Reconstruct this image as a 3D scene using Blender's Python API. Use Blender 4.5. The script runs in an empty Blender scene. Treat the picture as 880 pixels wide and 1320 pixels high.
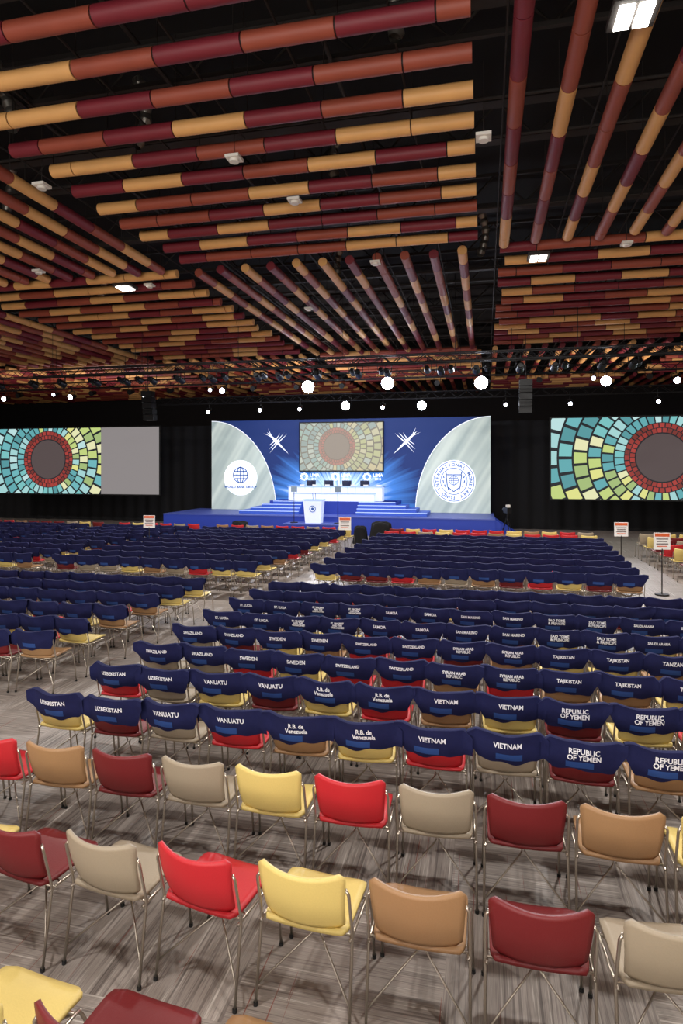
import bpy, math, random
from mathutils import Vector, Matrix
random.seed(7)
C = bpy.context
SC = C.scene
R = random.Random(11)

# ------------------------------------------------------------ materials
def lin(c):
    out = []
    for v in c:
        v = v / 255.0
        out.append(v / 12.92 if v <= 0.04045 else ((v + 0.055) / 1.055) ** 2.4)
    return (out[0], out[1], out[2], 1.0)

MC = {}
def mat(name, rgb, rough=0.6, metal=0.0, emit=0.0, ergb=None, noise=0.0, nscale=60.0, spec=0.4, bump=0.0):
    if name in MC:
        return MC[name]
    m = bpy.data.materials.new(name)
    m.use_nodes = True
    nt = m.node_tree
    b = nt.nodes['Principled BSDF']
    b.inputs['Base Color'].default_value = lin(rgb)
    b.inputs['Roughness'].default_value = rough
    b.inputs['Metallic'].default_value = metal
    b.inputs['Specular IOR Level'].default_value = spec
    if emit > 0:
        b.inputs['Emission Color'].default_value = lin(ergb or rgb)
        b.inputs['Emission Strength'].default_value = emit
    if noise > 0 or bump > 0:
        tc = nt.nodes.new('ShaderNodeTexCoord')
        n = nt.nodes.new('ShaderNodeTexNoise')
        n.inputs['Scale'].default_value = nscale
        n.inputs['Detail'].default_value = 3
        nt.links.new(tc.outputs['Object'], n.inputs['Vector'])
        if noise > 0:
            mx = nt.nodes.new('ShaderNodeMix'); mx.data_type = 'RGBA'
            c = lin(rgb)
            mx.inputs[6].default_value = tuple(v * (1 - noise) for v in c[:3]) + (1,)
            mx.inputs[7].default_value = tuple(min(1, v * (1 + noise)) for v in c[:3]) + (1,)
            nt.links.new(n.outputs['Fac'], mx.inputs[0])
            nt.links.new(mx.outputs[2], b.inputs['Base Color'])
        if bump > 0:
            bp = nt.nodes.new('ShaderNodeBump')
            bp.inputs['Strength'].default_value = bump
            bp.inputs['Distance'].default_value = 0.01
            nt.links.new(n.outputs['Fac'], bp.inputs['Height'])
            nt.links.new(bp.outputs['Normal'], b.inputs['Normal'])
    MC[name] = m
    return m

# ------------------------------------------------------------ mesh builder
class MB:
    def __init__(s):
        s.v = []; s.f = []; s.m = []; s.sm = []; s.mats = []
    def mi(s, m):
        if m not in s.mats: s.mats.append(m)
        return s.mats.index(m)
    def add(s, vs, fs, m, smooth=False):
        o = len(s.v); k = s.mi(m)
        s.v.extend([tuple(p) for p in vs])
        for f in fs:
            s.f.append([i + o for i in f]); s.m.append(k); s.sm.append(smooth)
    def box(s, c, d, m, rz=0.0):
        x, y, z = c; a, b, e = d[0] / 2, d[1] / 2, d[2] / 2
        cr, sr = math.cos(rz), math.sin(rz)
        vs = []
        for dz in (-e, e):
            for dx, dy in ((-a, -b), (a, -b), (a, b), (-a, b)):
                vs.append((x + dx * cr - dy * sr, y + dx * sr + dy * cr, z + dz))
        s.add(vs, [(0, 3, 2, 1), (4, 5, 6, 7), (0, 1, 5, 4), (1, 2, 6, 5), (2, 3, 7, 6), (3, 0, 4, 7)], m)
    def box2(s, x0, x1, y0, y1, z0, z1, m):
        s.box(((x0 + x1) / 2, (y0 + y1) / 2, (z0 + z1) / 2), (x1 - x0, y1 - y0, z1 - z0), m)
    def cyl(s, p0, p1, r, m, n=12, r1=None, caps=True, smooth=True):
        p0 = Vector(p0); p1 = Vector(p1); r1 = r if r1 is None else r1
        d = (p1 - p0).normalized()
        up = Vector((0, 0, 1)) if abs(d.z) < 0.9 else Vector((1, 0, 0))
        a = d.cross(up).normalized(); b = d.cross(a)
        vs = []
        for p, rr in ((p0, r), (p1, r1)):
            for i in range(n):
                t = 2 * math.pi * i / n
                vs.append(p + (a * math.cos(t) + b * math.sin(t)) * rr)
        s.add(vs, [(i, (i + 1) % n, n + (i + 1) % n, n + i) for i in range(n)], m, smooth)
        if caps:
            s.add(vs[:n], [tuple(range(n))[::-1]], m); s.add(vs[n:], [tuple(range(n))], m)
    def tube(s, pts, r, m, n=6):
        pts = [Vector(p) for p in pts]
        q = [pts[0]]
        for i in range(1, len(pts) - 1):
            a, b, c = pts[i - 1], pts[i], pts[i + 1]
            k = min(0.035, (a - b).length * .4, (c - b).length * .4)
            q.append(b + (a - b).normalized() * k)
            q.append((b + (a - b).normalized() * k * .3 + b + (c - b).normalized() * k * .3) / 2)
            q.append(b + (c - b).normalized() * k)
        q.append(pts[-1])
        vs = []; prev = None
        for i, p in enumerate(q):
            d = (q[min(i + 1, len(q) - 1)] - q[max(i - 1, 0)]).normalized()
            if prev is None:
                up = Vector((0, 0, 1)) if abs(d.z) < 0.9 else Vector((1, 0, 0))
                a = d.cross(up).normalized()
            else:
                a = (prev - d * prev.dot(d)).normalized()
            prev = a; b = d.cross(a)
            for k in range(n):
                t = 2 * math.pi * k / n
                vs.append(p + (a * math.cos(t) + b * math.sin(t)) * r)
        fs = []
        for i in range(len(q) - 1):
            for k in range(n):
                fs.append((i * n + k, i * n + (k + 1) % n, (i + 1) * n + (k + 1) % n, (i + 1) * n + k))
        fs.append(tuple(range(n))[::-1]); fs.append(tuple((len(q) - 1) * n + k for k in range(n)))
        s.add(vs, fs, m, True)
    def grid(s, fn, nu, nv, m, smooth=True):
        vs = [fn(i / nu, j / nv) for j in range(nv + 1) for i in range(nu + 1)]
        fs = []
        for j in range(nv):
            for i in range(nu):
                a = j * (nu + 1) + i
                fs.append((a, a + 1, a + nu + 2, a + nu + 1))
        s.add(vs, fs, m, smooth)
    def slab(s, fn, nu, nv, th, m):
        def nrm(u, v):
            e = 1e-3
            du = Vector(fn(min(1, u + e), v)) - Vector(fn(max(0, u - e), v))
            dv = Vector(fn(u, min(1, v + e))) - Vector(fn(u, max(0, v - e)))
            n = du.cross(dv)
            return n.normalized() if n.length > 1e-12 else Vector((0, 0, 1))
        W = nu + 1
        top = []; bot = []
        for j in range(nv + 1):
            for i in range(W):
                u, v = i / nu, j / nv
                p = Vector(fn(u, v)); n = nrm(u, v)
                top.append(p + n * th / 2); bot.append(p - n * th / 2)
        N = len(top); fs = []
        for j in range(nv):
            for i in range(nu):
                a = j * W + i
                fs.append((a, a + 1, a + W + 1, a + W))
                fs.append((N + a, N + a + W, N + a + W + 1, N + a + 1))
        ring = [i for i in range(W)] + [j * W + nu for j in range(1, nv + 1)] + \
               [nv * W + i for i in range(nu - 1, -1, -1)] + [j * W for j in range(nv - 1, 0, -1)]
        for k in range(len(ring)):
            a, b = ring[k], ring[(k + 1) % len(ring)]
            fs.append((b, a, N + a, N + b))
        s.add(top + bot, fs, m, True)
    def polyxz(s, pts, y, m):
        s.add([(p[0], y, p[1]) for p in pts], [tuple(range(len(pts)))], m)
    def disc(s, cx, cz, r, y, m, n=40, rz=None):
        s.polyxz([(cx + r * math.cos(2 * math.pi * i / n), cz + (rz or r) * math.sin(2 * math.pi * i / n)) for i in range(n)], y, m)
    def ring(s, cx, cz, r0, r1, y, m, n=48, a0=0, a1=2 * math.pi):
        for i in range(n):
            t0 = a0 + (a1 - a0) * i / n; t1 = a0 + (a1 - a0) * (i + 1) / n
            s.polyxz([(cx + r0 * math.cos(t0), cz + r0 * math.sin(t0)), (cx + r1 * math.cos(t0), cz + r1 * math.sin(t0)),
                      (cx + r1 * math.cos(t1), cz + r1 * math.sin(t1)), (cx + r0 * math.cos(t1), cz + r0 * math.sin(t1))], y, m)
    def stroke(s, pts, w, y, m):
        for a, b in zip(pts[:-1], pts[1:]):
            dx, dz = b[0] - a[0], b[1] - a[1]; L = math.hypot(dx, dz) or 1
            nx, nz = -dz / L * w / 2, dx / L * w / 2
            s.polyxz([(a[0] - nx, a[1] - nz), (b[0] - nx, b[1] - nz), (b[0] + nx, b[1] + nz), (a[0] + nx, a[1] + nz)], y, m)
    def mesh(s, name):
        me = bpy.data.meshes.new(name)
        me.from_pydata(s.v, [], s.f)
        for m in s.mats: me.materials.append(m)
        me.polygons.foreach_set('material_index', s.m)
        me.polygons.foreach_set('use_smooth', s.sm)
        me.update()
        return me
    def obj(s, name, loc=(0, 0, 0), rz=0):
        o = bpy.data.objects.new(name, s.mesh(name))
        o.location = loc; o.rotation_euler[2] = rz
        SC.collection.objects.link(o)
        return o

def text_geo(body, size, bold=0.0, align='CENTER', spacing=0.9):
    cu = bpy.data.curves.new('t', 'FONT')
    cu.body = body; cu.size = size; cu.align_x = align; cu.align_y = 'CENTER'
    cu.offset = bold; cu.space_line = spacing; cu.resolution_u = 2
    o = bpy.data.objects.new('t', cu); SC.collection.objects.link(o)
    C.view_layer.update()
    me = bpy.data.meshes.new_from_object(o.evaluated_get(C.evaluated_depsgraph_get()))
    vs = [v.co.copy() for v in me.vertices]; fs = [tuple(p.vertices) for p in me.polygons]
    bpy.data.objects.remove(o); bpy.data.curves.remove(cu); bpy.data.meshes.remove(me)
    return vs, fs
def add_text(mb, body, size, cx, cz, y, m, bold=0.0, rot=0.0):
    vs, fs = text_geo(body, size, bold)
    cr, sr = math.cos(rot), math.sin(rot)
    mb.add([(cx + v.x * cr - v.y * sr, y, cz + v.x * sr + v.y * cr) for v in vs], fs, m)

# ------------------------------------------------------------ room shell
def floor_material():
    m = bpy.data.materials.new('carpet'); m.use_nodes = True
    nt = m.node_tree; L = nt.links.new; N = nt.nodes.new
    b = nt.nodes['Principled BSDF']
    tc = N('ShaderNodeTexCoord')
    def noise(sc, scale, detail=4):
        mp = N('ShaderNodeMapping'); mp.inputs['Scale'].default_value = sc
        L(tc.outputs['Object'], mp.inputs['Vector'])
        n = N('ShaderNodeTexNoise'); n.inputs['Scale'].default_value = scale; n.inputs['Detail'].default_value = detail
        n.inputs['Roughness'].default_value = .7
        L(mp.outputs[0], n.inputs['Vector']); return n
    nx = noise((.8, 52, 1), 1.0); ny = noise((52, .8, 1), 1.0)
    ch = N('ShaderNodeTexChecker'); ch.inputs['Scale'].default_value = 1.0
    mpc = N('ShaderNodeMapping'); mpc.inputs['Scale'].default_value = (.9, .9, .9); mpc.inputs['Location'].default_value = (.2, .3, .55)
    L(tc.outputs['Object'], mpc.inputs['Vector']); L(mpc.outputs[0], ch.inputs['Vector'])
    ch.inputs['Color1'].default_value = (0, 0, 0, 1); ch.inputs['Color2'].default_value = (1, 1, 1, 1)
    mx = N('ShaderNodeMix'); mx.data_type = 'FLOAT'
    L(ch.outputs['Fac'], mx.inputs[0]); L(nx.outputs['Fac'], mx.inputs[2]); L(ny.outputs['Fac'], mx.inputs[3])
    rp = N('ShaderNodeValToRGB')
    els = rp.color_ramp.elements
    els[0].position = .30; els[0].color = lin((82, 74, 69))
    els[1].position = .74; els[1].color = lin((210, 202, 193))
    for p, c in ((.42, (119, 109, 103)), (.5, (154, 143, 135)), (.56, (132, 123, 116)), (.62, (178, 169, 160))):
        e = els.new(p); e.color = lin(c)
    L(mx.outputs[0], rp.inputs[0])
    big = noise((1, 1, 1), .9, 2)
    m2 = N('ShaderNodeMix'); m2.data_type = 'RGBA'; m2.blend_type = 'MULTIPLY'; m2.inputs[0].default_value = .25
    L(rp.outputs[0], m2.inputs[6]); L(big.outputs['Fac'], m2.inputs[7])
    rd = noise((60, .8, 1), 1.0, 1)
    mt = N('ShaderNodeMath'); mt.operation = 'GREATER_THAN'; mt.inputs[1].default_value = .71
    L(rd.outputs['Fac'], mt.inputs[0])
    m3 = N('ShaderNodeMix'); m3.data_type = 'RGBA'; L(mt.outputs[0], m3.inputs[0])
    L(m2.outputs[2], m3.inputs[6]); m3.inputs[7].default_value = lin((120, 70, 60))
    L(m3.outputs[2], b.inputs['Base Color'])
    b.inputs['Roughness'].default_value = .55
    b.inputs['Specular IOR Level'].default_value = .5
    return m
XL, XR, YN, YF, ZC = -42, 26, -9, 45, 11.0
def plane_obj(name, pts, m):
    mb = MB(); mb.add(pts, [(0, 1, 2, 3)], m); return mb.obj(name)
plane_obj('floor', [(XL, YN, 0), (XR, YN, 0), (XR, YF, 0), (XL, YF, 0)], floor_material())
black = mat('black_paint', (14, 13, 14), .9)
plane_obj('ceiling', [(XL, YN, ZC), (XL, YF, ZC), (XR, YF, ZC), (XR, YN, ZC)], black)
wallm = mat('wall_dark', (30, 26, 26), .9, noise=.2, nscale=3)
wallr = mat('wall_rear_panel', (150, 142, 134), .9, noise=.1, nscale=3)
plane_obj('wall_back', [(XL, YF, 0), (XR, YF, 0), (XR, YF, ZC), (XL, YF, ZC)], wallm)
plane_obj('wall_rear', [(XR, YN, 0), (XL, YN, 0), (XL, YN, ZC), (XR, YN, ZC)], wallr)
plane_obj('wall_left', [(XL, YN, 0), (XL, YF, 0), (XL, YF, ZC), (XL, YN, ZC)], wallm)
plane_obj('wall_right', [(XR, YF, 0), (XR, YN, 0), (XR, YN, ZC), (XR, YF, ZC)], wallm)

# ------------------------------------------------------------ ceiling tubes
tube_m = [mat('tube_amber', (214, 160, 98), .55, noise=.12, nscale=3),
          mat('tube_crimson', (114, 31, 42), .55, noise=.15, nscale=3),
          mat('tube_rust', (144, 68, 50), .55, noise=.15, nscale=3)]
tube_gap = mat('tube_joint', (40, 20, 16), .7)
ZT = 8.3
steel_dark = mat('dark_steel', (48, 44, 44), .5, .6)
strut_m = mat('painted_strut', (42, 37, 35), .7)
def tube_block(x0, x1, y0, y1, along_x, nsides=14, PX=.815):
    mb = MB(); mb.mi(tube_m[0])
    PY = .72
    if along_x:
        n = int((y1 - y0 - .1) / PX) + 1; L0, L1 = x0, x1
    else:
        n = int((x1 - x0 - .05) / PY) + 1; L0, L1 = y0, y1
    for k in range(n):
        off = R.uniform(0, .8)
        c = (y0 if along_x else x0) + .1 + k * (PX if along_x else PY)
        z = ZT + R.uniform(-.02, .02)
        a = L0 + R.choice([0, 0, .15])
        first = True; last = -1
        while a < L1 - .25:
            seg = 1.22 if not first else .45 + off
            b = min(a + seg, L1)
            ch = R.choices([0, 1, 2], [.36, .32, .32])[0]
            if ch == last and R.random() < .6: ch = (ch + 1) % 3
            last = ch
            if along_x:
                p, q = (a + .012, c, z), (b - .012, c, z); p2, q2 = (b - .03, c, z), (b + .03, c, z)
            else:
                p, q = (c, a + .012, z), (c, b - .012, z); p2, q2 = (c, b - .03, z), (c, b + .03, z)
            mb.cyl(p, q, .119, tube_m[ch], nsides)
            if b < L1 - .3: mb.cyl(p2, q2, .10, tube_gap, 8, caps=False)
            if R.random() < .5:
                mb.cyl((p[0], p[1], z + .1), (p[0], p[1], ZC - 1.2), .008, strut_m, 4, caps=False)
            a = b; first = False
    mb.obj('ceiling_tube_baffles')
xb = [-40.2, -32.2, -24.2, -16.2, -8.1, 0.1, 8.1, 16.1, 24.1]
yb = [-4, 5.6, 15.65, 28.6, 38.5, 44.6]
for i in range(len(xb) - 1):
    for j in range(len(yb) - 1):
        ax = (i + j) % 2 == 1
        tube_block(xb[i] + .25, xb[i + 1] - .25, yb[j] + .1, yb[j + 1] - .15, ax, 16 if j < 3 else 10, .815 if j < 2 else .98)

# structure above the tubes
mb = MB()
y = -3.0
while y < 44:
    for z in (9.55, 10.3):
        mb.box((-8, y, z), (66, .08, .08), strut_m)
    x = -41
    while x < 25:
        mb.cyl((x, y, 9.55), (x + .75, y, 10.3), .025, strut_m, 4, caps=False)
        mb.cyl((x + .75, y, 10.3), (x + 1.5, y, 9.55), .025, strut_m, 4, caps=False)
        x += 1.5
    y += 3.2
for x in (-30, -22.6, -18, -12.5, -8.1, -5.2, -2.4, 3.2, 6.1, 8.1, 12, 17):
    mb.cyl((x, -4, 9.4), (x, 44, 9.4), .04, strut_m, 8)
for y in (6.8, 8.4, 10.9, 12.2, 15.5, 20.2, 25.2, 30, 34.8):
    mb.cyl((-40, y, 9.2), (24, y, 9.2), .03, strut_m, 8)
    mb.box((-8, y + .35, 9.3), (62, .25, .06), strut_m)
x = -40
while x < 24:
    mb.cyl((x, -4, 9.0), (x, 44, 9.0), .02, strut_m, 5, caps=False)
    x += 1.55
mb.obj('roof_truss_joists')
foil = mat('duct_foil', (150, 145, 138), .35, .8)
for (x, y) in ((-1.3, 8.4), (-6.2, 10.2), (-8.2, 9.2), (3.4, 9.0), (-3.1, 13.0), (-11, 12.5), (5.2, 12.5), (-4.3, 18.4), (-.1, 17.6), (-13, 19)):
    mb = MB()
    p = []
    for k in range(13):
        a = k * .1
        p.append((x + .12 * math.sin(a * 3 + x), y + .15 * math.sin(a * 2), 10.0 - a))
    for k in range(12):
        mb.cyl(p[k], p[k + 1], .12 if k % 2 else .09, foil, 10, r1=.09 if k % 2 else .12, caps=False)
    mb.obj('flexible_air_duct')
white = mat('white_plastic', (220, 216, 208), .5)
for (x, y) in ((-7.95, 9.9), (-.02, 10.0), (-4.1, 9.75), (-3.6, 11.55), (3.9, 11.9), (-11.5, 14.2), (3.2, 15.5), (-2.7, 15.5), (-5.6, 19.5), (-9.3, 16.0)):
    mb = MB()
    mb.box((0, 0, 0), (.24, .24, .05), white)
    mb.cyl((0, 0, -.07), (0, 0, -.02), .08, white, 16)
    mb.cyl((0, 0, .02), (0, 0, 1.2), .006, strut_m, 6)
    mb.obj('ceiling_sensor', (x, y, 8.08))

# luminaires
lampwhite = mat('lamp_lens', (255, 255, 250), .3, emit=14, ergb=(255, 250, 240))
def luminaire(x, y, power, z=8.1, s=.42):
    mb = MB()
    mb.box((0, 0, .06), (s + .1, s + .1, .08), strut_m)
    for dx in (-.5, .5):
        for dy in (-.5, .5):
            mb.box((dx * s * .5, dy * s * .5, .0), (s * .40, s * .44, .03), lampwhite)
    mb.cyl((0, 0, .1), (0, 0, 1.4), .012, strut_m, 6)
    o = mb.obj('ceiling_floodlight', (x, y, z))
    ld = bpy.data.lights.new('hall_light', 'AREA'); ld.energy = power; ld.size = s
    ld.color = (1, .96, .91)
    l = bpy.data.objects.new('flood_lamp', ld); SC.collection.objects.link(l)
    l.parent = o; l.location = (0, 0, -.03)
for x, y, p in ((1.68, 7.75, 400), (1.30, 16.2, 750), (-10.2, 16.2, 750), (-4, 1.5, 300), (3.5, .5, 300), (-11, 3, 380),
             (9.5, 8, 400), (-19, 8, 440), (13, 18, 600), (-27, 16, 700)):
    luminaire(x, y, p)

def area(name, loc, target, sx, sy, power, col=(1, 1, 1)):
    ld = bpy.data.lights.new(name, 'AREA'); ld.shape = 'RECTANGLE'; ld.size = sx; ld.size_y = sy
    ld.energy = power; ld.color = col
    o = bpy.data.objects.new(name, ld); SC.collection.objects.link(o)
    o.location = loc
    o.rotation_euler = (Vector(target) - Vector(loc)).to_track_quat('-Z', 'Y').to_euler()
    return o
area('added_rear_fill', (-3, -7.5, 3.2), (-3, 15, 9.2), 16, 2.0, 1500, (1, .96, .9))  # added fill behind the camera, brightens the ceiling tubes
area('added_rear_fill', (-3, -7.5, 6.0), (-3, 13, 0), 14, 1.5, 480, (1, .97, .93))  # second added fill, aimed down to lift chairs and aisles

# ------------------------------------------------------------ chairs
COL = {'red': (184, 34, 42), 'maroon': (106, 25, 28), 'yellow': (212, 188, 112), 'tan': (152, 116, 80), 'taupe': (152, 138, 118)}
CM = {k: mat('chair_' + k, v, .5, noise=.06, nscale=120, bump=.1) for k, v in COL.items()}
chrome = mat('satin_steel', (185, 175, 162), .28, .9)
navy = mat('navy_cloth', (24, 27, 66), .85, noise=.25, nscale=14, bump=.3, spec=.2)
patchm = mat('blue_patch', (30, 62, 122), .7)
txtm = mat('white_print', (222, 222, 230), .6)
glide = mat('black_glide', (20, 20, 20), .6)

def back_y(x, z):
    return -.20 - .10 * (z - .46) / .34 + .065 * (x / .24) ** 2
def f_back(u, v):
    zb, zt = .475, .80
    r = .035
    z = zb + (zt - zb) * v
    s = 2 * u - 1
    w = .244 - .026 * (1 - v)
    dz = max(0, z - (zt - r)); dz2 = max(0, (zb + r) - z)
    k = max(dz, dz2)
    w = w - r + math.sqrt(max(0, r * r - k * k * .98))
    x = s * w
    zz = z - .022 * (1 - s * s) * max(0, v - .4) / .6
    return (x, back_y(x, z) - .018 * math.sin(math.pi * v), zz)
def f_seat(u, v):
    s = 2 * u - 1
    y = -.205 + .455 * v
    r = .06
    kk = max(0, y - (.25 - r)); k2 = max(0, (-.205 + .05) - y)
    w = .236 - r + math.sqrt(max(0, r * r - kk * kk * .98)) - k2 * .5
    x = s * w
    z = .455 - .012 * (1 - s * s) + .02 * v - .05 * max(0, v - .75) ** 2 * 8 + .06 * max(0, .2 - v)
    return (x, y, z)
def chair_parts(mb, cm):
    mb.slab(f_back, 16, 14, .018, cm)
    mb.slab(f_seat, 12, 12, .022, cm)
    for s in (-1, 1):
        yb_ = back_y(.238, .74)
        mb.tube([(s * .238, yb_ - .004, .715), (s * .257, yb_ - .008, .69), (s * .258, -.165, .44), (s * .262, -.235, .012)], .0085, chrome)
        mb.tube([(s * .252, -.19, .425), (s * .250, .17, .435), (s * .256, .235, .30), (s * .262, .27, .012)], .0085, chrome)
        mb.tube([(s * .256, -.10, .425), (s * -.0, .05, .33), (-s * .254, .18, .425)], .007, chrome)
        mb.cyl((s * .262, -.235, 0), (s * .262, -.235, .02), .013, glide, 8)
        mb.cyl((s * .262, .27, 0), (s * .262, .27, .02), .013, glide, 8)
        mb.tube([(s * .26, -.215, .10), (0, .02, .30), (s * .15, .1, .42)], .006, chrome)
    mb.tube([(-.255, -.15, .43), (.255, -.15, .43)], .007, chrome)
    mb.tube([(-.252, .15, .43), (.252, .15, .43)], .007, chrome)

VAR = [(0.3, .9, 1.0), (2.1, 1.4, -.6), (4.4, 1.1, .5), (5.6, .7, -1.0)]
def cover_y(x, z, var):
    a, b, c = VAR[var]
    xx = min(abs(x), .25)
    fold = .006 * math.sin(x * 22 * b + a + z * 9) + .004 * math.sin(z * 30 + x * 12 * c + a)
    out = .05 * max(0, abs(x) - .24) / .07
    bulge = .018 * math.sin(math.pi * min(1, max(0, (z - .475) / .325)))
    return back_y(xx, max(z, .5)) - .024 - bulge + fold - out * .5
def cover_edges(x, var):
    a, b, c = VAR[var]
    ax = abs(x)
    top = .818 + .005 * math.sin(x * 15 + a) - .016 * (1 - min(1, (x / .24) ** 2))
    bot = .575 + .012 * math.sin(x * 11 * b + a) + .010 * math.sin(x * 31 + a * 2)
    if ax > .235:
        t = (ax - .235) / .075
        sg = c * (1 if x > 0 else -1)
        top -= (.035 + .03 * sg) * t
        bot += (.10 - .06 * sg) * t ** .7
    return bot, top
def cover_parts(mb, var):
    nx, n1 = 28, 8
    def fr(u, v):
        x = -.31 + .62 * u
        bot, top = cover_edges(x, var)
        z = bot + (top - bot) * v
        return (x, cover_y(x, z, var), z)
    mb.grid(fr, nx, n1, navy)
    def tp(u, v):
        x = -.31 + .62 * u
        bot, top = cover_edges(x, var)
        y = cover_y(x, top, var) + .05 * v
        return (x, y, top + .006 * math.sin(math.pi * v))
    mb.grid(tp, nx, 2, navy)
    def ft(u, v):
        x = -.31 + .62 * u
        bot, top = cover_edges(x, var)
        z = top + (max(bot, .60) - top) * v
        return (x, cover_y(x, top, var) + .05 + (.085 * (top - z) / .25 if abs(x) < .24 else .06 * (top - z) / .25), z)
    mb.grid(ft, nx, 4, navy)
    px = [-.04, -.02, .02, -.03][var]
    mb.grid(lambda u, v: (px - .11 + .2 * u, cover_y(px - .11 + .2 * u, .602 + .05 * v, var) - .004, .602 + .052 * v), 8, 3, patchm)

PLAIN = {}; COV = {}
for k in CM:
    mb = MB(); chair_parts(mb, CM[k]); PLAIN[k] = mb.mesh('chair_' + k)
    for v in range(4):
        mb = MB(); chair_parts(mb, CM[k]); cover_parts(mb, v); COV[k, v] = mb.mesh('covered_chair_' + k)
TX = {}
def label_mesh(name, var):
    if (name, var) in TX: return TX[name, var]
    lines = name.split('\n'); longest = max(len(l) for l in lines)
    size = .060 if longest <= 8 else .053 if longest <= 10 else .045
    if len(lines) == 3: size = .036
    vs, fs = text_geo(name, size, .0014, spacing=.85)
    cz = .722 if len(lines) == 1 else .715
    mb = MB()
    out = []
    for v in vs:
        x, z = v.x * .86, cz + v.y
        out.append((x, cover_y(x, z, var) - .007, z))
    mb.add(out, fs, txtm)
    TX[name, var] = mb.mesh('country_label')
    return TX[name, var]

def chair(x, y, col, covered=False, label=None, rz=0.0):
    if covered:
        var = R.randrange(4); me = COV[col, var]
    else:
        me = PLAIN[col]
    o = bpy.data.objects.new('conference_chair', me)
    o.location = (x, y, 0); o.rotation_euler[2] = rz
    SC.collection.objects.link(o)
    if covered and label:
        t = bpy.data.objects.new('country_label', label_mesh(label, var)); t.parent = o
        SC.collection.objects.link(t)
    return o
P = .574
cols = ['red', 'maroon', 'yellow', 'tan', 'taupe', 'yellow', 'red']
def jit(a=.03): return R.uniform(-a, a)
seqA = {-5: 'tan', -4: 'red', -3: 'maroon', -2: 'yellow', -1: 'maroon', 0: 'tan', 1: 'red', 2: 'taupe', 3: 'yellow', 4: 'maroon'}
seqB = {-5: 'tan', -4: 'red', -3: 'tan', -2: 'yellow', -1: 'maroon', 0: 'taupe', 1: 'red', 2: 'yellow', 3: 'tan', 4: 'maroon', 5: 'taupe', 6: 'red', 7: 'yellow', 8: 'tan'}
seqC = {-2: 'yellow', -1: 'red', 0: 'tan', 1: 'maroon', 2: 'taupe', 3: 'yellow', 4: 'red', 5: 'taupe', 6: 'maroon', 7: 'tan', 8: 'yellow', 9: 'red', 10: 'taupe', 11: 'maroon'}
rotB = {-1: -.20, 0: -.14, 1: -.18, 2: -.07, 3: .0, 4: .03, 5: .1}
for k, c in seqC.items():
    chair(-3.42 + .24 + .572 * k, 4.03 + .3, c, rz=jit(.04))
for k, c in seqB.items():
    if k > -4: chair(-2.33 + .24 + .587 * k, 3.05 + .3, c, rz=rotB.get(k, 0) + jit(.02))
for k, c in seqA.items():
    chair(-.87 + .59 * k, 2.02 + .3, c, rz=-.1 + jit(.03))
N1 = ['UZBEKISTAN', 'UZBEKISTAN', 'VANUATU', 'VANUATU', 'R.B. de\nVenezuela', 'R.B. de\nVenezuela', 'VIETNAM', 'VIETNAM', 'REPUBLIC\nOF YEMEN', 'REPUBLIC\nOF YEMEN', 'ZAMBIA', 'ZAMBIA', 'ZIMBABWE']
N2 = ['SWAZILAND', 'SWAZILAND', 'SWEDEN', 'SWEDEN', 'SWITZERLAND', 'SWITZERLAND', 'SYRIAN ARAB\nREPUBLIC', 'SYRIAN ARAB\nREPUBLIC', 'TAJIKISTAN', 'TAJIKISTAN', 'TANZANIA', 'TANZANIA', 'THAILAND']
N3 = ['ST. LUCIA', 'ST. LUCIA', 'ST. VINCENT\nAND THE\nGRENADINES', 'ST. VINCENT\nAND THE\nGRENADINES', 'SAMOA', 'SAMOA', 'SAN MARINO', 'SAN MARINO', 'SAO TOME\n& PRINCIPE', 'SAO TOME\n& PRINCIPE', 'SAUDI ARABIA', 'SAUDI ARABIA', 'SENEGAL']
rowsY = [4.96, 5.8, 6.62, 7.47, 8.3, 9.16, 9.94, 10.7]
names = [N1, N1, N2, N2, N3, N3, None, None]
seats0 = ['yellow', 'maroon', 'taupe', 'red', 'tan', 'yellow', 'red', 'taupe', 'maroon', 'tan', 'yellow', 'red', 'tan']
seats1 = ['red', 'taupe', 'yellow', 'maroon', 'yellow', 'red', 'tan', 'yellow', 'maroon', 'yellow', 'red', 'tan', 'red']
for r, (Y, nm) in enumerate(zip(rowsY, names)):
    for k in range(13):
        c = seats0[k] if r == 0 else seats1[k] if r == 1 else R.choice(cols)
        chair(-4.10 + .26 + .05 * (Y - 5) + P * k + jit(.012), Y + .3 + jit(.025), c, True, nm[k] if nm else None, jit(.07))
for r, Y in enumerate([6.75, 7.47, 8.3, 9.16, 9.94, 10.7]):
    for k in range(13):
        chair(-5.6 + .05 * (Y - 7) - P * k + jit(.012), Y + .3 + jit(.025), R.choice(cols), True, None, jit(.07))
front = [12.9 + .92 * k for k in range(10)]
for r, Y in enumerate(front):
    cov = r < 8
    for k in range(12):
        chair(-3.62 + .26 + .05 * (Y - 13) + .556 * k, Y + .3, R.choice(cols), cov, None, jit(.03))
    for k in range(26):
        if k in (9, 16): continue
        chair(-5.2 + .05 * (Y - 13) - P * k, Y + .3, R.choice(cols), r < 9, None, jit(.05))
    if r >= 3:
        for k in range(10):
            chair(5.0 + P * k, Y + .3, R.choice(['yellow', 'tan', 'red', 'taupe', 'maroon']), False, None, jit(.08))

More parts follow.
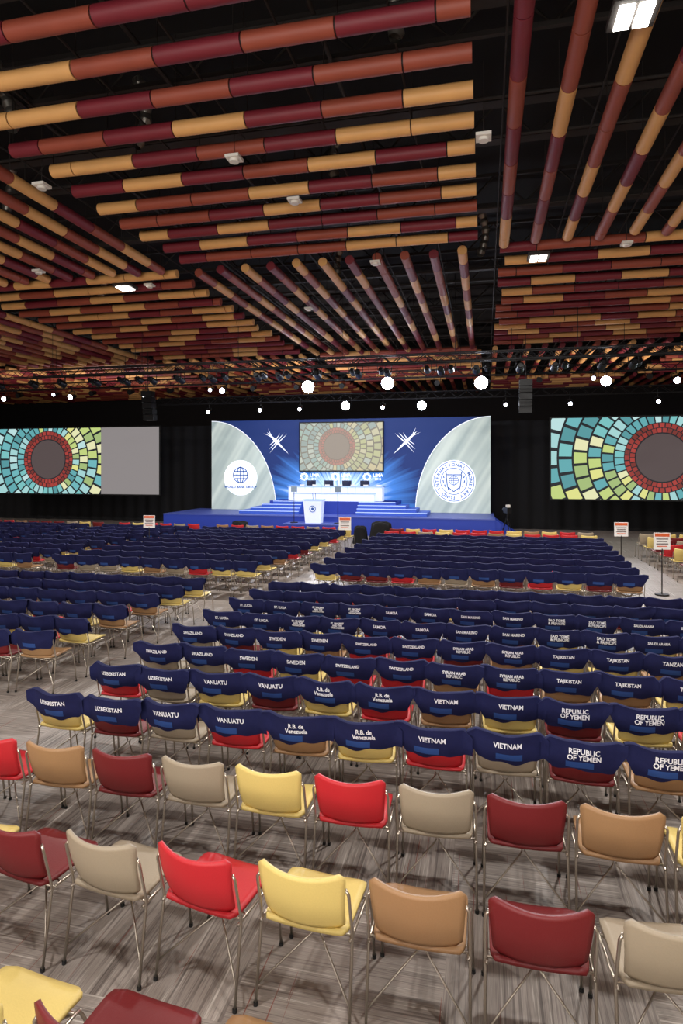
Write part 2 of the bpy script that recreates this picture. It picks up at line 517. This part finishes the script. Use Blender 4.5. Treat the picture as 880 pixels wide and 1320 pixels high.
# ------------------------------------------------------------ signs
signw = mat('sign_white', (235, 232, 228), .5)
signo = mat('sign_orange', (214, 96, 50), .5)
signt = mat('sign_text', (90, 70, 70), .5)
for (x, y) in ((3.9, 15.3), (3.58, 18.0), (-10.1, 17.35), (-4.05, 18.0)):
    mb = MB()
    mb.cyl((0, 0, 0), (0, 0, .03), .15, steel_dark, 24)
    mb.cyl((0, 0, .03), (0, 0, 1.05), .014, steel_dark, 8)
    mb.box((0, 0, 1.22), (.36, .02, .38), signw)
    mb.box((0, -.012, 1.36), (.32, .006, .07), signo)
    for k in range(4):
        mb.box((0, -.012, 1.27 - k * .055), (.26 - .04 * (k % 2), .004, .02), signo if k == 3 else signt)
    mb.obj('sign_stand', (x, y, 0), .15)

# ------------------------------------------------------------ stage
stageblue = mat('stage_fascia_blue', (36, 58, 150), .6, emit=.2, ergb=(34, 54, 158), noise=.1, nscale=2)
deckm = mat('stage_deck', (80, 95, 175), .45)
lite = mat('step_edge_pale', (190, 205, 240), .4, emit=.75, ergb=(170, 195, 245))  # pale step edge with its own emission
SX0, SX1 = -14.3, .4
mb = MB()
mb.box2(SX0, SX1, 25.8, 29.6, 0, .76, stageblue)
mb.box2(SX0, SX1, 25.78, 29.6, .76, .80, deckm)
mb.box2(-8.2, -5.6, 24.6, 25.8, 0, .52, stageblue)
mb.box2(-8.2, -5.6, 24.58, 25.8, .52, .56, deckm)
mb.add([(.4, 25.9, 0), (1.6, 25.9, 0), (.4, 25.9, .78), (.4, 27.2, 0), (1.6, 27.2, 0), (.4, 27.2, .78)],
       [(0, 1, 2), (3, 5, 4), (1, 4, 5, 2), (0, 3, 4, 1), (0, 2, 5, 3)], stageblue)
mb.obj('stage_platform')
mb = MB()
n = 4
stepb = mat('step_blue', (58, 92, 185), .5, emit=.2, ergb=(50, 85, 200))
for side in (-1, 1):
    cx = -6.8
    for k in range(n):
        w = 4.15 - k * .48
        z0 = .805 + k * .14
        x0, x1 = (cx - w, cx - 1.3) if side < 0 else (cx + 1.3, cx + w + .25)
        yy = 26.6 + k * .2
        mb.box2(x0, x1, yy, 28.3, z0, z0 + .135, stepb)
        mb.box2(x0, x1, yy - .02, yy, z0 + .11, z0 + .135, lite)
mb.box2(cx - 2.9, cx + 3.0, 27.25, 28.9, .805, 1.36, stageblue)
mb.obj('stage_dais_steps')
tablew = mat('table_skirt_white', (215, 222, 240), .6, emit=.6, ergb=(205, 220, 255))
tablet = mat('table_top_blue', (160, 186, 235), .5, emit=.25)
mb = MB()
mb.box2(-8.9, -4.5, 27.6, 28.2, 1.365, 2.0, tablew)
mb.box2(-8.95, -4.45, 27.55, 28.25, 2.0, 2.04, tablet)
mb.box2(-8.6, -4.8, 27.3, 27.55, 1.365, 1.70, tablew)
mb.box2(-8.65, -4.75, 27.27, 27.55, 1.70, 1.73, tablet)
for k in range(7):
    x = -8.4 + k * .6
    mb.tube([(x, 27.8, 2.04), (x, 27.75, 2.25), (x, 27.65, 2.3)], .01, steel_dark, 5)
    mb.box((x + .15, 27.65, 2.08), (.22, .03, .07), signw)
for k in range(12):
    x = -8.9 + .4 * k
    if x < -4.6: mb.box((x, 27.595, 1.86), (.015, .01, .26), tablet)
mb.obj('panel_table')
for k in range(4):
    x = -8.1 + k * .87
    mb = MB()
    dk = mat('office_chair_dark', (24, 30, 62), .5)
    mb.slab(lambda u, v: ((2 * u - 1) * .22, .1 + .04 * (2 * u - 1) ** 2 * -1, .5 + .42 * v), 8, 6, .04, dk)
    mb.box((0, -.05, .46), (.46, .36, .06), dk)
    mb.cyl((0, -.05, .06), (0, -.05, .44), .03, steel_dark, 8)
    for a in range(5):
        t = a * 2 * math.pi / 5
        mb.cyl((0, -.05, .07), (.22 * math.cos(t), -.05 + .18 * math.sin(t), .02), .02, steel_dark, 6)
    mb.obj('panel_chair', (x, 28.58, 1.36))
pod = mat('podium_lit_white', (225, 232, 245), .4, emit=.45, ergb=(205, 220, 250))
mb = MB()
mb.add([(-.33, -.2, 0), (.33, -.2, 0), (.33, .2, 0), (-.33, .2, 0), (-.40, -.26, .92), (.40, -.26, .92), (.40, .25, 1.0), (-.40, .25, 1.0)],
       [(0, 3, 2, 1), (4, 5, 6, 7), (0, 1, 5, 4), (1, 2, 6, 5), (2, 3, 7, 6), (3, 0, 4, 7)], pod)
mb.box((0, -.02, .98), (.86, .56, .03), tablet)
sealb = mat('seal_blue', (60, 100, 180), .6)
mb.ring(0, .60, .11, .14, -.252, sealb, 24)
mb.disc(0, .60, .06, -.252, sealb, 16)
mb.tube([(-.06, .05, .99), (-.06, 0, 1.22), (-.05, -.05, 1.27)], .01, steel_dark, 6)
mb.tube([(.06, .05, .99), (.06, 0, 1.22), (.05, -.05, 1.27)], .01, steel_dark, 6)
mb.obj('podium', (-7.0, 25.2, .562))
glassm = mat('prompter_glass', (150, 170, 190), .1, .3)
for x in (-7.85, -5.95):
    mb = MB()
    mb.cyl((0, 0, 0), (0, 0, .03), .16, steel_dark, 16)
    mb.cyl((0, 0, .03), (0, 0, 1.3), .014, steel_dark, 6)
    mb.box((0, 0, 1.42), (.26, .02, .24), glassm, .3)
    mb.obj('teleprompter_stand', (x, 25.1, .562))

# backdrop: navy field, pale sunburst graphic; glow and stage light painted in as emission
def backdrop_mat():
    m = bpy.data.materials.new('backdrop_blue'); m.use_nodes = True
    nt = m.node_tree; N = nt.nodes.new; L = nt.links.new
    b = nt.nodes['Principled BSDF']
    tc = N('ShaderNodeTexCoord')
    sub = N('ShaderNodeVectorMath'); sub.operation = 'SUBTRACT'; sub.inputs[1].default_value = (-6.8, 29, 1.2)
    L(tc.outputs['Object'], sub.inputs[0])
    mul = N('ShaderNodeVectorMath'); mul.operation = 'MULTIPLY'; mul.inputs[1].default_value = (1 / 5.6, 0, 1 / 3.8)
    L(sub.outputs[0], mul.inputs[0])
    ln = N('ShaderNodeVectorMath'); ln.operation = 'LENGTH'; L(mul.outputs[0], ln.inputs[0])
    sp = N('ShaderNodeSeparateXYZ'); L(sub.outputs[0], sp.inputs[0])
    at = N('ShaderNodeMath'); at.operation = 'ARCTAN2'; L(sp.outputs[2], at.inputs[0]); L(sp.outputs[0], at.inputs[1])
    sc = N('ShaderNodeMath'); sc.operation = 'MULTIPLY'; sc.inputs[1].default_value = 9.0; L(at.outputs[0], sc.inputs[0])
    ns = N('ShaderNodeTexNoise'); ns.noise_dimensions = '1D'; ns.inputs['Scale'].default_value = 1.0; ns.inputs['Detail'].default_value = 3
    L(sc.outputs[0], ns.inputs['W'])
    ma = N('ShaderNodeMath'); ma.operation = 'MULTIPLY_ADD'; L(ns.outputs['Fac'], ma.inputs[0]); ma.inputs[1].default_value = .5
    L(ln.outputs['Value'], ma.inputs[2])
    rp = N('ShaderNodeValToRGB'); rp.color_ramp.elements[0].position = .42; rp.color_ramp.elements[1].position = 1.0
    rp.color_ramp.elements[0].color = lin((204, 228, 248)); rp.color_ramp.elements[1].color = lin((16, 38, 90))
    e = rp.color_ramp.elements.new(.72); e.color = lin((54, 108, 178))
    L(ma.outputs[0], rp.inputs[0])
    L(rp.outputs[0], b.inputs['Base Color']); L(rp.outputs[0], b.inputs['Emission Color'])
    b.inputs['Emission Strength'].default_value = .9; b.inputs['Roughness'].default_value = .7
    return m
bd_blue = backdrop_mat()
def lobe_mat():
    m = bpy.data.materials.new('backdrop_lobe'); m.use_nodes = True
    nt = m.node_tree; N = nt.nodes.new; L = nt.links.new
    b = nt.nodes['Principled BSDF']
    tc = N('ShaderNodeTexCoord')
    mp0 = N('ShaderNodeMapping'); mp0.inputs['Rotation'].default_value = (0, -.55, 0)
    L(tc.outputs['Object'], mp0.inputs['Vector'])
    mp = N('ShaderNodeMapping'); mp.inputs['Scale'].default_value = (1.8, 0, .1)
    L(mp0.outputs[0], mp.inputs['Vector'])
    ns = N('ShaderNodeTexNoise'); ns.inputs['Scale'].default_value = 1.5; ns.inputs['Detail'].default_value = 1
    L(mp.outputs[0], ns.inputs['Vector'])
    rp = N('ShaderNodeValToRGB'); rp.color_ramp.elements[0].position = .25; rp.color_ramp.elements[1].position = .75
    rp.color_ramp.elements[0].color = lin((142, 158, 156)); rp.color_ramp.elements[1].color = lin((192, 202, 194))
    L(ns.outputs['Fac'], rp.inputs[0])
    L(rp.outputs[0], b.inputs['Base Color']); L(rp.outputs[0], b.inputs['Emission Color'])
    b.inputs['Emission Strength'].default_value = .55; b.inputs['Roughness'].default_value = .7
    return m
bd_lobe = lobe_mat()
gw = mat('graphic_white', (225, 230, 238), .6, emit=.8, ergb=(235, 240, 250))
gb = mat('graphic_blue', (52, 100, 175), .6, emit=.3)
BX0, BX1, BZ0, BZ1, BY = -13.4, .25, .805, 5.22, 29.0
mb = MB()
mb.box2(BX0, BX1, BY, BY + .2, BZ0, BZ1, bd_blue)
for s, xe in ((1, BX0), (-1, BX1)):
    pts = []
    for i in range(25):
        t = math.pi / 2 * i / 24
        pts.append((xe + s * (3.4 * math.cos(t)), BZ0 + (BZ1 - BZ0) * math.sin(t)))
    poly = [(xe, BZ0)] + pts
    if s < 0: poly = poly[::-1]
    mb.polyxz(poly, BY - .01, bd_lobe)
    for a, b in zip(pts[:-1], pts[1:]): mb.stroke([a, b], .03, BY - .015, gw)
def globe(cx, cz, r, y):
    w = r * .11
    mb.ring(cx, cz, r - w, r, y, gb, 32)
    mb.stroke([(cx - r, cz), (cx + r, cz)], w, y, gb); mb.stroke([(cx, cz - r), (cx, cz + r)], w, y, gb)
    for k in (.45, -.45):
        pts = [(cx + k * r * math.cos(t), cz + r * math.sin(t)) for t in [math.pi * (i / 10 - .5) for i in range(11)]]
        mb.stroke(pts, w, y, gb)
        mb.stroke([(cx - r * .88, cz + k * r), (cx + r * .88, cz + k * r)], w, y, gb)
mb.disc(-11.85, 2.38, .88, BY - .02, gw)
globe(-11.85, 2.52, .40, BY - .03)
add_text(mb, 'WORLD BANK GROUP', .165, -11.85, 1.92, BY - .03, gb, .006)
mb.disc(-1.39, 2.26, .98, BY - .02, gw)
mb.ring(-1.39, 2.26, .90, .93, BY - .03, gb)
mb.ring(-1.39, 2.26, .59, .62, BY - .03, gb)
msg = 'INTERNATIONAL MONETARY FUND '
for i, ch in enumerate(msg):
    a = math.pi * 1.15 - 2 * math.pi * i / len(msg)
    if ch != ' ':
        add_text(mb, ch, .2, -1.39 + .755 * math.cos(a), 2.26 + .755 * math.sin(a), BY - .03, gb, .005, a - math.pi / 2)
# seal centre: shield outline holding a globe, laurel leaves either side
sh = [(-1.39, 1.78), (-1.10, 2.0), (-1.04, 2.56), (-1.74, 2.56), (-1.68, 2.0), (-1.39, 1.78)]
mb.stroke(sh, .045, BY - .03, gb)
globe(-1.39, 2.30, .22, BY - .034)
for s in (-1, 1):
    for k in range(5):
        a = math.radians(-60 + k * 26)
        x0, z0 = -1.39 + s * .47 * math.cos(a), 2.26 + .47 * math.sin(a)
        mb.stroke([(x0, z0), (x0 + s * .03, z0 + .12)], .05, BY - .03, gb)
# nazca bird line drawings: slender body, feathered pointed wings, long beak
def bird(cx, cz, fl):
    def T(p):
        a = math.radians(-44 * fl); x, z = p[0] * fl, p[1]
        return (cx + x * math.cos(a) - z * math.sin(a), cz + x * math.sin(a) + z * math.cos(a))
    def spike(a, b, w):
        dx, dz = b[0] - a[0], b[1] - a[1]; L = math.hypot(dx, dz)
        nx, nz = -dz / L * w / 2, dx / L * w / 2
        p = [T((a[0] - nx, a[1] - nz)), T(b), T((a[0] + nx, a[1] + nz))]
        if fl < 0: p = p[::-1]
        mb.polyxz(p, BY - .03, gw)
    spike((0, 0), (.85, 0), .13); spike((0, 0), (-.7, 0), .16)
    for s in (1, -1):
        for k, (ex, ez) in enumerate(((.12, .66), (-.03, .56), (-.17, .42))):
            spike((.08 - k * .09, 0), (ex, s * ez), .06)
        spike((-.35, 0), (-.78, s * .16), .045)
bird(-9.95, 4.15, 1); bird(-3.57, 4.12, -1)
for x in (-8.3, -6.75, -5.2):
    for a in range(14):
        t = 2 * math.pi * a / 14
        mb.stroke([(x - .25 + .1 * math.cos(t), 2.45 + .1 * math.sin(t)), (x - .25 + .2 * math.cos(t), 2.45 + .2 * math.sin(t))], .05, BY - .03, gw)
    add_text(mb, 'LIMA', .22, x + .28, 2.52, BY - .03, gw, .004)
    add_text(mb, '2015', .16, x + .28, 2.34, BY - .03, gw, .003)
mb.obj('stage_backdrop')

# ------------------------------------------------------------ projection screens with mosaic rings
def clip(poly, x0, x1, z0, z1):
    for ax, lim, sgn in ((0, x0, 1), (0, x1, -1), (1, z0, 1), (1, z1, -1)):
        out = []
        for i in range(len(poly)):
            a, b = poly[i - 1], poly[i]
            ia = (a[ax] - lim) * sgn >= 0; ib = (b[ax] - lim) * sgn >= 0
            if ia != ib:
                t = (lim - a[ax]) / (b[ax] - a[ax])
                out.append((a[0] + t * (b[0] - a[0]), a[1] + t * (b[1] - a[1])))
            if ib: out.append(b)
        poly = out
        if len(poly) < 3: return []
    return poly
def mixc(a, b, t): return tuple(a[i] + (b[i] - a[i]) * t for i in range(3))
EM = {}
def em(c, s):
    c = tuple(int(v / 6) * 6 for v in c)
    k = (c, s)
    if k not in EM:
        EM[k] = mat('screen_%d_%d_%d' % c, (30, 30, 30), .7, emit=s, ergb=c)
    return EM[k]
def mosaic(name, x0, x1, z0, z1, y, cx, cz, sc, fade_x=None, wash=0.0, bg=(26, 34, 36), strength=1.0, warm_dir=.7, warm_pow=4, disc_r=1.0, washc=(206, 194, 178), frame_c=(12, 12, 12)):
    mb = MB()
    frame = mat('screen_frame', frame_c, .6)
    mb.box2(x0 - .06, x1 + .06, y, y + .1, z0 - .06, z1 + .06, frame)
    fadec = (142, 132, 136)
    r = random.Random(5)
    mb.polyxz([(x0, z0), (x1, z0), (x1, z1), (x0, z1)], y - .004, em(mixc(bg, washc, wash), strength))
    if fade_x is not None:
        mb.polyxz([(fade_x, z0), (x1, z0), (x1, z1), (fade_x, z1)], y - .006, em(fadec, strength))
    def cell(poly, col, d, ring=0):
        p = clip(poly, x0, x1 if fade_x is None else fade_x, z0, z1)
        if p: mb.polyxz(p, y - d, em(mixc(col, washc, wash), strength))
        if fade_x is not None and ring < 5:
            p = clip(poly, fade_x, min(x1, fade_x + .8), z0, z1)
            if p: mb.polyxz(p, y - d, em(mixc(col, fadec, .85), strength))
    disc = [(cx + disc_r * sc * math.cos(2 * math.pi * i / 48), cz + disc_r * sc * math.sin(2 * math.pi * i / 48)) for i in range(48)]
    cell(disc, (88, 76, 76), .012)
    rad = disc_r + .05; ns = 36
    widths = [.21, .21, .42, .5, .55, .6, .6, .6, .6]
    for ring in range(9):
        w = widths[ring]
        sh = .5 * (ring % 2)
        for k in range(ns):
            t0 = 2 * math.pi * (k + .10 + sh) / ns; t1 = 2 * math.pi * (k + .90 + sh) / ns
            tm = (t0 + t1) / 2
            rr0 = rad * sc; rr1 = (rad + w * .86) * sc
            pts = [(cx + rr1 * math.cos(t0), cz + rr1 * math.sin(t0)), (cx + rr1 * math.cos(tm), cz + rr1 * math.sin(tm)), (cx + rr1 * math.cos(t1), cz + rr1 * math.sin(t1)),
                   (cx + rr0 * math.cos(t1), cz + rr0 * math.sin(t1)), (cx + rr0 * math.cos(tm), cz + rr0 * math.sin(tm)), (cx + rr0 * math.cos(t0), cz + rr0 * math.sin(t0))]
            if ring < 2: col = r.choice([(150, 56, 52), (172, 62, 56), (120, 48, 46)])
            else:
                q = math.cos(tm - warm_dir) * .5 + .5
                if r.random() < (q ** warm_pow): col = r.choice([(222, 222, 140), (196, 210, 130), (165, 190, 120), (230, 230, 180)])
                else: col = r.choice([(122, 194, 196), (96, 170, 176), (165, 214, 214), (84, 150, 156), (190, 224, 222), (122, 194, 196), (108, 182, 188)])
            cell(pts, col, .010, ring)
        rad += w
    mb.obj(name)
mosaic('projection_screen', -25.4, -15.76, 1.55, 4.92, 28.0, -22.1, 3.32, 1.0, fade_x=-19.0, warm_dir=.5)
mosaic('projection_screen', 2.77, 12.4, 1.55, 5.0, 28.0, 7.14, 3.3, 1.0, warm_dir=-2.5, warm_pow=7)
mosaic('projection_screen', -8.72, -4.69, 2.75, 5.03, 28.88, -6.9, 3.9, .62, wash=.66, strength=1.0, warm_dir=.0, warm_pow=2)

drape = mat('black_drape', (16, 15, 17), .9)
def drape_wall(name, x0, x1, y, z1):
    mb = MB()
    nxx = int((x1 - x0) / .12)
    mb.grid(lambda u, v: (x0 + (x1 - x0) * u, y + .06 * math.sin((x0 + (x1 - x0) * u) * 9) + .03 * math.sin((x0 + (x1 - x0) * u) * 3.7), z1 * v), nxx, 1, drape)
    mb.obj(name)
drape_wall('stage_curtain', XL + .2, XR - .2, 30.4, 5.1)

# ------------------------------------------------------------ trusses and stage lights
truss_m = mat('truss_black', (26, 25, 27), .5, .3)
def truss(x0, x1, y, z, s=.3):
    mb = MB()
    for dy in (-s / 2, s / 2):
        for dz in (-s / 2, s / 2):
            mb.cyl((x0, y + dy, z + dz), (x1, y + dy, z + dz), .022, truss_m, 6)
    x = x0
    k = 0
    while x < x1 - .4:
        for dy in (-s / 2, s / 2):
            mb.cyl((x, y + dy, z - s / 2 * (1 if k % 2 else -1)), (x + .4, y + dy, z + s / 2 * (1 if k % 2 else -1)), .012, truss_m, 4, caps=False)
        x += .4; k += 1
    x = x0 + 1
    while x < x1:
        mb.cyl((x, y, z + s / 2), (x, y, 9.6), .01, truss_m, 4, caps=False); x += 4
    mb.obj('lighting_truss')
truss(-34, 18, 27.0, 6.95); truss(-16, 9, 28.5, 6.2); truss(-30, 16, 21.8, 6.7); truss(-20, 10, 24.6, 7.2)
blackm = mat('fixture_black', (16, 16, 18), .4, .3)
def lens(sv): return mat('fixture_lens_%d' % sv, (255, 255, 255), .3, emit=sv, ergb=(235, 240, 255))
def fixture(x, y, z, on=0, r=.11, face=-1, tz=6.95, spot=0):
    mb = MB()
    d = Vector((0, face, -.25)).normalized()
    c = Vector((0, 0, 0))
    mb.cyl(c - d * .18, c + d * .14, r * .85, blackm, 14, r1=r * 1.1)
    mb.cyl(c - d * .26, c - d * .18, r * .6, blackm, 12)
    if on:
        mb.cyl(c + d * .141, c + d * .155, r * 1.0, lens(on), 16)
    mb.tube([(-r * 1.3, 0, 0), (-r * 1.3, 0, r * 2.2), (r * 1.3, 0, r * 2.2), (r * 1.3, 0, 0)], .014, blackm, 5)
    mb.cyl((0, 0, r * 2.2), (0, 0, max(r * 2.4, tz - z)), .02, blackm, 6)
    o = mb.obj('stage_spotlight', (x, y, z))
    if spot:
        ld = bpy.data.lights.new('spot_beam', 'SPOT'); ld.energy = spot; ld.spot_size = math.radians(50); ld.spot_blend = .9
        ld.shadow_soft_size = .12; ld.color = (.88, .92, 1)
        l = bpy.data.objects.new('spot_beam', ld); SC.collection.objects.link(l); l.parent = o
        l.location = d * .3
        l.rotation_euler = Vector((0, face, -.54)).to_track_quat('-Z', 'Y').to_euler()
for x, z, s, sp in ((-7.75, 6.55, 90, 3200), (-4.14, 6.6, 110, 3200), (-.15, 6.5, 100, 3200), (4.77, 6.42, 70, 1800), (7.4, 6.37, 40, 0), (-11.9, 6.5, 50, 2200), (-15.9, 6.4, 40, 2200), (-19.95, 6.4, 25, 0), (-23.8, 6.42, 25, 0)):
    fixture(x, 27.0, z, s, .27 if s >= 90 else .2 if s >= 70 else .12, spot=sp)
for x, z, s in ((-6.36, 5.82, 80), (-2.8, 5.75, 80), (-13.3, 5.66, 20), (-10.6, 5.7, 20), (3.6, 5.68, 25), (7.1, 5.7, 25), (.9, 5.7, 15), (-8.6, 5.7, 12), (-4.6, 5.7, 12)):
    fixture(x, 28.5, z, s, .2 if s >= 70 else .08, tz=6.2)
for k in range(26):
    fixture(-22 + k * 1.35 + R.uniform(-.3, .3), 21.8, 6.25, 0, .12, 1, tz=6.7)
for k in range(22):
    fixture(-20 + k * 1.35 + R.uniform(-.3, .3), 24.6, 6.75, 0, .12, 1, tz=7.2)
for k in range(20):
    fixture(-24 + k * 2.1 + 1, 27.0, 6.55, 14 if k % 4 == 1 else 0, .08 if k % 4 == 1 else .11, -1)
for x in (-15.2, 1.6):
    mb = MB()
    for k in range(5):
        mb.box((0, .05 * k, -k * .27), (.5, .4, .25), blackm)
    mb.cyl((0, 0, .1), (0, 0, 3.2), .015, strut_m, 6)
    mb.obj('line_array_speaker', (x, 26.0, 6.3))

area('stage_wash_light', (-6.6, 24.1, 6.5), (-6.6, 28, 1.2), 10, .3, 400, (.86, .9, 1))
for x in (-22, -8, 6):
    area('added_far_ceiling_fill', (x, 31.5, 3.5), (x, 31, 9), 4, 1, 420, (1, .88, .84))  # added fill hidden behind the curtain, lifts the far ceiling tubes

# ------------------------------------------------------------ gear
mb = MB()
for a in range(3):
    t = a * 2 * math.pi / 3 + .4
    mb.cyl((.35 * math.cos(t), .35 * math.sin(t), 0), (0, 0, 1.0), .02, blackm, 6)
mb.cyl((0, 0, .95), (0, 0, 1.15), .04, blackm, 8)
mb.box((0, 0, 1.25), (.18, .45, .22), blackm)
mb.cyl((0, .2, 1.25), (0, .42, 1.25), .07, blackm, 12)
mb.box((-.05, -.2, 1.42), (.14, .12, .1), white)
mb.obj('tripod_video_camera', (.85, 24.7, 0), .3)
def drapecase(x, y, w, h):
    mb = MB()
    def fn(u, v):
        t = 2 * math.pi * u
        rr = (1 - .35 * v) * (1 + .08 * math.sin(5 * t) + .05 * math.sin(9 * t + 1))
        if v > .85: rr *= max(.01, 1 - (v - .85) / .15)
        return (rr * w / 2 * math.cos(t), rr * w / 2 * .8 * math.sin(t), h * min(1, v / .85) + .04 * math.sin(3 * t) * v)
    mb.grid(fn, 30, 10, drape)
    mb.obj('draped_equipment_case', (x, y, 0))
drapecase(-3.75, 22.8, .95, .85); drapecase(-10.1, 24.6, .9, .6); drapecase(-4.6, 23.1, .6, .65)

# ------------------------------------------------------------ world + camera
w = bpy.data.worlds.new('hall_world'); SC.world = w; w.use_nodes = True
w.node_tree.nodes['Background'].inputs[0].default_value = (.02, .02, .025, 1)
cd = bpy.data.cameras.new('camera'); cam = bpy.data.objects.new('camera', cd); SC.collection.objects.link(cam)
cam.location = (0, 0, 2.88); cam.rotation_euler = (math.pi / 2, 0, math.radians(13))
cd.sensor_fit = 'HORIZONTAL'; cd.sensor_width = 36; cd.lens = 800 / 880 * 36
cd.shift_y = -57 / 880; cd.clip_end = 200
SC.camera = cam
SC.view_settings.view_transform = 'Standard'
print('objects', len(bpy.data.objects))
